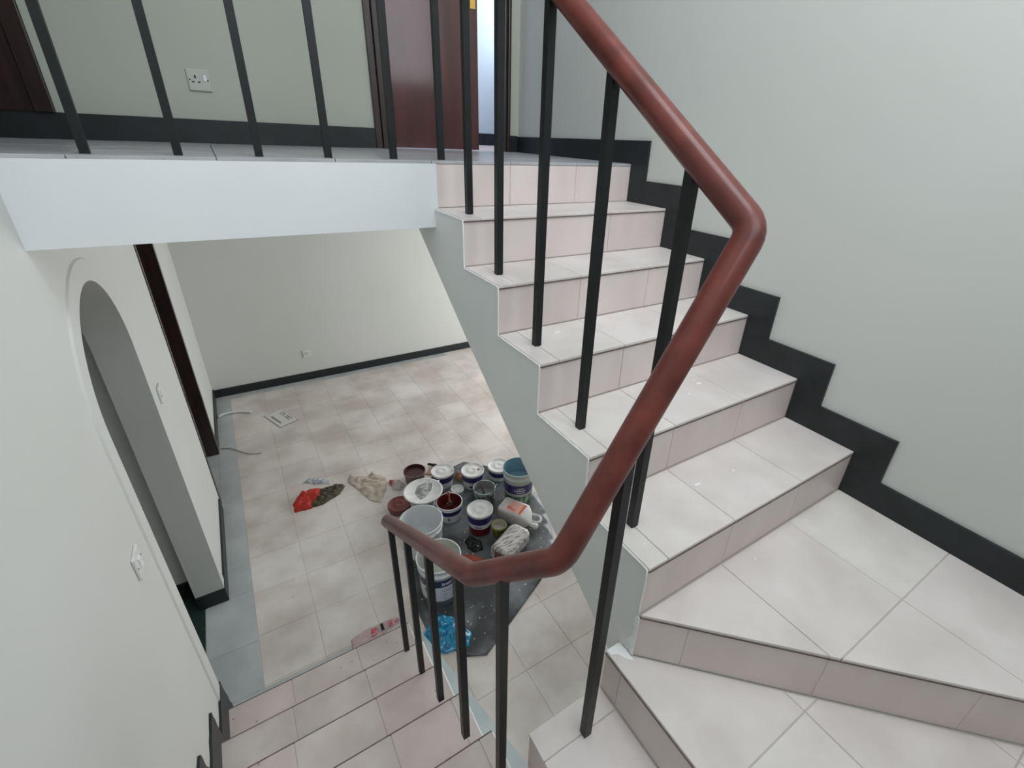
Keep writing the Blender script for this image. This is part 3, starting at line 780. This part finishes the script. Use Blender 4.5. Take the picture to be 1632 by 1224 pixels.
# 10 small white pot with spots
e, pr, fa = bucket('small_pot', 'tiny white pot with dark-spotted lid behind the maroon tub', 0.434, 0.985, 0.06, 0.047, lid=1, cat='pot')
mb = MB()
for a, r_ in ((.4, .02), (2.2, .025), (3.9, .012), (5.1, .03)): mb.lathe([(.004, .0612), (.001, .0622)], 8, (r_ * math.cos(a), r_ * math.sin(a), 0))
mb.build('paint_spots', hole_m, e)
# 11 tin with a stirring stick
bucket('paint_tin', 'open tin with teal printed side and a stirring stick inside', 0.601, 0.829, 0.12, 0.086, tin_m, M_('grey_inside', (150, 152, 152), .45), M_('grey_paint', (142, 144, 145), .3), .05, cat='tin', tap=.98, handle=('half', 1.0))
o = MB().box(-.008, .008, -.002, .002, 0, .125).build('stirring_stick', M_('stick', (88, 70, 68), .6)); o.location = (0.60, 0.83, ZF + .052); o.rotation_euler = (math.radians(-14), math.radians(-8), .5)
tag(o, 'dark flat stirring stick standing in the teal printed tin', 'stick')
# 12 lidded tub with red base
e, pr, fa = bucket('paint_tub', 'white lidded tub with a blue label above a red base', 0.428, 0.553, 0.195, 0.09, red_m, lid=1, bands=((.60, .92, -1.6, 1.6, navy_m), (.38, .60, -1.6, 1.6, label_m)), tap=.88)
marks(e, pr, fa, ((.083, .02, -.5, .2, 5),), ink_m, .002); marks(e, pr, fa, ((.125, .014, -.35, .15, 4),), label_m, .002)
# 13 yellow cup
bucket('plastic_cup', 'small olive-yellow cup with white rim beside the red based tub', 0.523, 0.437, 0.095, 0.053, yel_m, M_('cup_inside', (196, 192, 182), .5), M_('cup_paint', (176, 172, 164), .4), .06, cat='cup', tap=.85)
# 16 and 17 big white buckets
bucket('paint_bucket', 'large empty white bucket standing behind the front bucket, left of the maroon tub', -0.012, 0.545, 0.31, 0.141, wplast_m, wplast_m, bands=((.22, .62, -1.5, 1.5, label_m), (.03, .2, -1.6, 1.6, grey_m)), handle=('down', 2.0))
e, pr, fa = bucket('paint_bucket', 'front white bucket with navy band and printed label beside the blue plastic bag', -0.026, 0.195, 0.32, 0.133, wplast_m, cream_m, cream_m, .15, bands=((.56, .75, -1.7, 1.7, M_('dark_navy_label', (42, 44, 72), .4)), (.16, .56, -1.5, 1.5, label_m), (.02, .15, -1.7, 1.7, grey_m)), handle=('down', 1.9))
marks(e, pr, fa, ((.150, .008, .05, .95, 12), (.135, .008, .05, .9, 11), (.120, .003, .05, 1.0, 2), (.107, .003, .05, .95, 2), (.094, .003, .05, .95, 2), (.081, .003, .05, .9, 2), (.068, .003, .1, .85, 2)), ink_m, .002)
marks(e, pr, fa, ((.196, .026, .05, .55, 5), (.206, .016, .55, .95, 4)), label_m, .0022)
v, f = cone_patch(pr, .125, .165, fa - .85, fa - .58, .002, 14, 6)
MB().add(v, f).build('round_mark', M_('mark_grey', (92, 104, 110), .5), e)

# white jerrycan lying on its side
jc = empty('jerrycan', (0.712, 0.49, ZF), math.atan2(-0.23, 0.135)); tag(jc, 'white plastic jerrycan lying on its side with an orange label', 'jerrycan')
def can_body(L, Wd, H):
    bm = bmesh.new()
    secs = [(-L / 2, .93), (-L / 2 + .012, 1.0), (L * .22, 1.0), (L * .38, .72), (L * .46, .34), (L * .5, .30)]
    rings = []
    for x, s in secs:
        hw = Wd / 2 * s; sh = H * (1 if s > .9 else (.55 + .45 * s))
        z0 = H * .5 - sh * .5 * (1 if s > .9 else s); z1 = H * .5 + sh * .5 * (1 if s > .9 else s)
        off = 0 if s > .9 else -(1 - s) * Wd * .30
        c = .022 * s; ring = []
        for (cx, cz, a0) in ((hw - c, z1 - c, 0), (-hw + c, z1 - c, 90), (-hw + c, z0 + c, 180), (hw - c, z0 + c, 270)):
            for k in range(5):
                a = math.radians(a0 + 22.5 * k); ring.append(bm.verts.new((x, off + cx + c * math.cos(a), cz + c * math.sin(a))))
        rings.append(ring)
    for A, B in zip(rings, rings[1:]):
        for i in range(20): bm.faces.new((A[i], A[(i + 1) % 20], B[(i + 1) % 20], B[i]))
    bm.faces.new(rings[0]); bm.faces.new(rings[-1])
    for f_ in bm.faces: f_.smooth = True
    bmesh.ops.recalc_face_normals(bm, faces=bm.faces)
    me = bpy.data.meshes.new('can'); bm.to_mesh(me); bm.free(); return me
can_m = M_('can_plastic', (218, 216, 214), .4, (202, 199, 198), 12)
o = link('body', can_body(.27, .155, .125), can_m, jc)
MB().box(-.075, .055, -.058, .052, .1252, .1262).build('label', M_('orange_label', (226, 176, 164), .5, (220, 164, 152), 30), jc)
mb = MB(); mb.box(.035, .05, -.055, .05, .1262, .1268)
for i in range(5): mb.box(-.07 + .014 * i, -.062 + .014 * i, -.05 + random.uniform(0, .01), -.03 + random.uniform(0, .02), .1262, .1268)
mb.build('lettering', M_('orange_ink', (206, 82, 62), .5), jc)
mb = MB(); mb.tube([(.135, -.047, .062), (.175, -.047, .062)], .017, 16); mb.build('neck', can_m, jc)
mb = MB(); mb.tube([(.165, -.047, .062), (.192, -.047, .062)], .021, 16); mb.build('cap', plast_m, jc)
MB().tube(rounded([Vector(p) for p in ((.085, .05, .06), (.16, .062, .06), (.185, .03, .06), (.18, -.005, .06), (.12, -.02, .06))], .015, 4), .011, 10).build('handle', can_m, jc)
# smeared container lying on the sheet
jg = empty('plastic_container', (0.525, 0.262, ZF), math.atan2(0.10, 0.20)); tag(jg, 'clear plastic container streaked with dried paint, lying beside the yellow cup', 'container')
def block(L, Wd, H, c):
    mb = MB(); P = [(-Wd / 2 + c, 0), (Wd / 2 - c, 0), (Wd / 2, c), (Wd / 2, H - c), (Wd / 2 - c, H), (-Wd / 2 + c, H), (-Wd / 2, H - c), (-Wd / 2, c)]
    rings = []
    for x, s in ((-L / 2, .86), (-L / 2 + .02, 1), (L / 2 - .03, 1), (L / 2, .8)):
        rings.append([(x, p[0] * s, H / 2 + (p[1] - H / 2) * s) for p in P])
    v = [p for r_ in rings for p in r_]; f = [tuple(range(7, -1, -1)), tuple(24 + i for i in range(8))]
    for j in range(3):
        for i in range(8): k = (i + 1) % 8; f.append((j * 8 + i, j * 8 + k, j * 8 + 8 + k, j * 8 + 8 + i))
    return mb.add(v, f)
block(.28, .165, .12, .024).build('body', M_('streaked_plastic', (208, 205, 202), .35, (122, 115, 113), 34, stops=(.46, .66), stretch=(.5, 2.4, 1), detail=6), jg, bevel=.006)
MB().box(-.1415, -.1375, -.05, .04, .025, .095).build('paint_stain', M_('brown_stain', (150, 122, 118), .5, (104, 72, 72), 40), jg)

# ---------------------------------------------------------------- cloths, papers and rubbish
def inpoly_grid(poly, n, zf, th=.0015):
    xs = [p[0] for p in poly]; ys = [p[1] for p in poly]
    x0, x1, y0, y1 = min(xs), max(xs), min(ys), max(ys)
    mb = MB(); idx = {}
    nx = max(3, int((x1 - x0) / n)); nyy = max(3, int((y1 - y0) / n))
    V = []; Fc = []
    def vid(p):
        k = (round(p.x, 5), round(p.y, 5))
        if k not in idx: idx[k] = len(V); V.append((p.x, p.y, zf(p.x, p.y)))
        return idx[k]
    cv = [Vector(p) for p in poly]
    for i in range(nx):
        for j in range(nyy):
            c = [(x0 + (x1 - x0) * i / nx, y0 + (y1 - y0) * j / nyy), (x0 + (x1 - x0) * (i + 1) / nx, y0 + (y1 - y0) * j / nyy), (x0 + (x1 - x0) * (i + 1) / nx, y0 + (y1 - y0) * (j + 1) / nyy), (x0 + (x1 - x0) * i / nx, y0 + (y1 - y0) * (j + 1) / nyy)]
            q_ = clip_convex(c, poly)
            if len(q_) >= 3:
                ids = []
                for p in q_:
                    k = vid(p)
                    if k not in ids: ids.append(k)
                if len(ids) >= 3: Fc.append(tuple(ids))
    mb.add(V, Fc, True); return mb
def solid(o, t):
    s_ = o.modifiers.new('thickness', 'SOLIDIFY'); s_.thickness = t; s_.offset = -1
cl = [(0.05, -0.34), (0.52, -0.09), (0.80, 0.05), (0.90, 0.32), (1.0, 0.60), (0.98, 1.02), (0.66, 1.36), (0.24, 1.28), (-0.02, 0.92), (-0.13, 0.50), (-0.205, 0.10), (-0.20, -0.06), (-0.07, -0.28)]
sheet_m = M_('dust_sheet', (52, 55, 57), 0.4, (124, 130, 134), 3.6, stops=(.4, .68), detail=8, bump=.2, bscale=14, specks=((206, 208, 206), 42, 0.675))
o = inpoly_grid(cl, .05, lambda x, y: F + .0035 + .0018 * noise.noise((x * 9, y * 9, 0))).build('dust_sheet', sheet_m); solid(o, .0012)
tag(o, 'dark grey plastic dust sheet splashed with white paint under the paint pots', 'dust sheet')
# red and olive rag
rg = empty('rag', (-0.54, 1.5, F)); tag(rg, 'crumpled rag, half bright red and half olive, on the bare floor', 'rag')
def rchild(o, e): o.parent = e; o.matrix_parent_inverse = Matrix.Translation(-Vector(e.location)); return o
rchild(lump([(-0.71, 1.41), (-0.60, 1.40), (-0.505, 1.485), (-0.48, 1.60), (-0.56, 1.64), (-0.66, 1.60), (-0.71, 1.52)], .03, None, .035, 16, 3.3, 'r').build('red_cloth', M_('red_cloth', (205, 52, 40), .7, (150, 36, 30), 25)), rg)
rchild(lump([(-0.62, 1.41), (-0.52, 1.40), (-0.38, 1.46), (-0.315, 1.545), (-0.335, 1.585), (-0.42, 1.60), (-0.52, 1.60), (-0.54, 1.50)], .022, None, .035, 22, 8.1, 'o').build('olive_cloth', M_('olive_cloth', (92, 84, 64), .8, (54, 50, 40), 22, stretch=(2.5, 1, 1))), rg)
o = lump([(-0.29, 1.58), (-0.25, 1.67), (-0.13, 1.57), (-0.07, 1.63), (-0.05, 1.56), (0.01, 1.47), (-0.05, 1.33), (-0.12, 1.20), (-0.19, 1.26), (-0.23, 1.42)], .004, None, .022, 14, 5.7, 'b').build('brown_paper', M_('kraft_paper', (198, 187, 172), .8, (172, 158, 142), 20))
tag(o, 'torn crumpled brown paper on the floor left of the paint pots', 'paper')
o = lump([(-0.60, 1.755), (-0.55, 1.79), (-0.47, 1.74), (-0.40, 1.66), (-0.42, 1.63), (-0.53, 1.69)], .004, None, .016, 24, 2.2, 'w').build('plastic_wrapper', M_('clear_wrapper', (196, 198, 202), .25, (158, 160, 168), 34))
tag(o, 'pale crumpled plastic wrapper lying behind the red rag', 'wrapper')
o = lump([(0.00, 1.30), (0.06, 1.26), (0.10, 1.30), (0.09, 1.40), (0.02, 1.43)], .018, None, .02, 22, 4.4, 's').build('crumpled_wrapper', M_('pinkish_wrapper', (168, 156, 152), .6, (190, 176, 172), 20))
tag(o, 'small greyish pink crumpled wrapper with a red corner beside the dark maroon tub', 'wrapper')
lump([(-0.005, 1.36), (0.035, 1.37), (0.04, 1.41), (0.01, 1.43)], .024, None, .006, 22, 1.4, 's').build('red_corner', M_('red_print', (172, 62, 76), .5), o)
o = lump([(-0.228, -0.03), (-0.215, -0.13), (-0.17, -0.20), (-0.03, -0.235), (0.015, -0.17), (-0.03, -0.02), (-0.09, 0.04), (-0.16, 0.03)], .025, None, .04, 26, 6.6, 'g', base=F + .006).build('plastic_bag', M_('blue_film', (30, 150, 190), .25, (14, 108, 150), 30, coat=.4, specks=((190, 220, 228), 30, .70)))
tag(o, 'crumpled bright blue plastic bag at the foot of the front bucket', 'plastic bag')
o = lump([(0.28, 0.50), (0.33, 0.53), (0.38, 0.43), (0.36, 0.36), (0.29, 0.37), (0.265, 0.43)], .02, None, .03, 26, 9.3, 'k', base=ZF).build('black_rag', M_('black_rag', (34, 36, 36), .6, (20, 22, 22), 20, specks=((210, 212, 210), 34, .68)))
tag(o, 'black paint-spotted rag in front of the red based tub', 'rag')
o = MB().prism([(0.17, 0.42), (0.27, 0.36), (0.385, 0.19), (0.30, 0.12), (0.16, 0.18)], 2, ZF, ZF + .006).build('painted_board', M_('orange_board', (164, 78, 58), .5, (140, 58, 44), 20)); tag(o, 'flat orange-brown painted board lying right of the front bucket', 'board')
o = lump([(0.49, 1.20), (0.53, 1.235), (0.575, 1.19), (0.565, 1.12), (0.51, 1.12)], .05, None, .02, 26, 7.7, 'c', base=ZF).build('paint_rag', M_('copper_rag', (164, 128, 106), .6, (128, 84, 66), 26)); tag(o, 'small copper-brown paint rag between two white lidded tubs', 'rag')
o = MB().prism([(0.30, 1.36), (0.42, 1.46), (0.48, 1.36), (0.40, 1.27)], 2, F + .005, F + .011).build('cardboard_piece', M_('cardboard', (170, 142, 126), .8, (150, 122, 106), 20)); tag(o, 'brown cardboard piece behind the tub with raised handle', 'cardboard'); 
o2 = MB().box(-.055, .055, -.008, .008, 0, .014).build('dark_edge', hole_m, o); o2.location = (0.405, 1.43, F + .011); o2.rotation_euler = (0, 0, -.75)
# printed card
cd = empty('printed_card', (-0.63, 2.912, F)); tag(cd, 'white printed paper card lying near the far wall', 'card')
cp = [(-0.768, 3.029), (-0.604, 3.093), (-0.493, 2.803), (-0.657, 2.727)]
cp = [(p[0] + .63, p[1] - 2.912) for p in cp]
MB().prism([(p[0] * 1.045, p[1] * 1.045) for p in cp], 2, .0008, .002).build('dark_border', M_('card_border', (96, 94, 88), .7), cd)
MB().prism(cp, 2, .002, .0045).build('sheet', M_('card_paper', (212, 210, 204), .7), cd)
def text(body, size, loc, rot, mat, parent):
    cu = bpy.data.curves.new('text', 'FONT'); cu.body = body; cu.size = size; cu.align_x = 'CENTER'; cu.align_y = 'CENTER'; cu.extrude = .0003
    t = bpy.data.objects.new('text', cu); COL.objects.link(t)
    bpy.context.view_layer.update()
    me = bpy.data.meshes.new_from_object(t.evaluated_get(bpy.context.evaluated_depsgraph_get()))
    bpy.data.objects.remove(t)
    o = link('lettering', me, None, parent); me.materials.clear(); me.materials.append(mat)
    o.location = loc; o.rotation_euler = (0, 0, rot); return o
cu_m = M_('card_ink', (70, 70, 68), .7)
ra = math.atan2(-0.29, 0.111)
text('CB 3&2', .062, (.043, .022, .0049), ra, cu_m, cd)
mb = MB()
dx = Vector((.357, -.934)); dn = Vector((.934, .357))
for i in range(8):
    c = Vector((-.045, -.022)) + dx * (-.085 + .024 * i)
    q1 = [c - dx * .008 - dn * .009, c + dx * .008 - dn * .009, c + dx * .008 + dn * .009, c - dx * .008 + dn * .009]
    mb.prism([(p.x, p.y) for p in q1], 2, .0046, .0051)
mb.build('small_print', cu_m, cd)
# white trim offcut, thin wire
pts = [(-1.155, 3.20 + .0, F + .012)] + [(-1.15 + .28 * i / 10, 3.215 + .045 * math.sin(math.pi * (i + 1) / 11) - .006 * i, F + .012) for i in range(1, 11)]
o = MB().tube(pts, .011, 10).build('plastic_pipe', plast_m); tag(o, 'curved white plastic pipe offcut on the floor by the left wall', 'pipe')
pts = [(-1.15 + .3 * i / 14, 2.60 - .26 * i / 14 + .025 * math.sin(i * .5), F + .005) for i in range(15)]
o = MB().tube(pts, .0028, 8).build('loose_wire', M_('wire_grey', (126, 124, 120), .5)); tag(o, 'thin grey wire on the floor beside the dark door frame', 'wire')
# printed tape at the foot of the stairs
tpz = empty('printed_tape', (-0.44, 0.125, F)); tag(tpz, 'torn strip of pink, red and black printed plastic at the stair foot', 'plastic strip')
lump([(-0.16, -.04), (-0.15, .03), (-.05, .05), (.05, .045), (.12, .04), (.13, .0), (.04, -.025), (-.07, -.04)], .004, None, .008, 30, 3, 't', base=.001).build('film', M_('pink_film', (196, 172, 172), .4, (180, 160, 158), 22), tpz)
tr_m = M_('tape_red', (186, 58, 78), .5, (200, 150, 150), 60)
for q_ in ([(-.05, -.022), (-.012, -.018), (-.006, .024), (-.04, .028)], [(.055, -.01), (.08, -.006), (.08, .03), (.06, .03)], [(.095, .0), (.12, .01), (.12, .018), (.095, .012)]):
    MB().prism(q_, 2, .012, .0135).build('red_print', tr_m, tpz)
mb = MB(); mb.prism([(.012, -.012), (.03, -.01), (.03, .035), (.015, .035)], 2, .012, .014); mb.build('black_print', hole_m, tpz)
# plaster chips on the steps
for (x, y, z, lab) in ((0.19, -0.60, nz(3), 'white plaster chip on the third tread beside a baluster'), (0.62, -0.90, nz(4), 'white plaster chip on a middle tread near the right wall'), (0.36, -1.16, nz(5), 'white plaster chip on the lowest straight tread')):
    o = MB().prism([(x - .014, y - .003), (x + .012, y - .005), (x + .014, y + .003), (x - .01, y + .004)], 2, z + .0003, z + .003).build('plaster_chip', bead_m); tag(o, lab, 'chip')
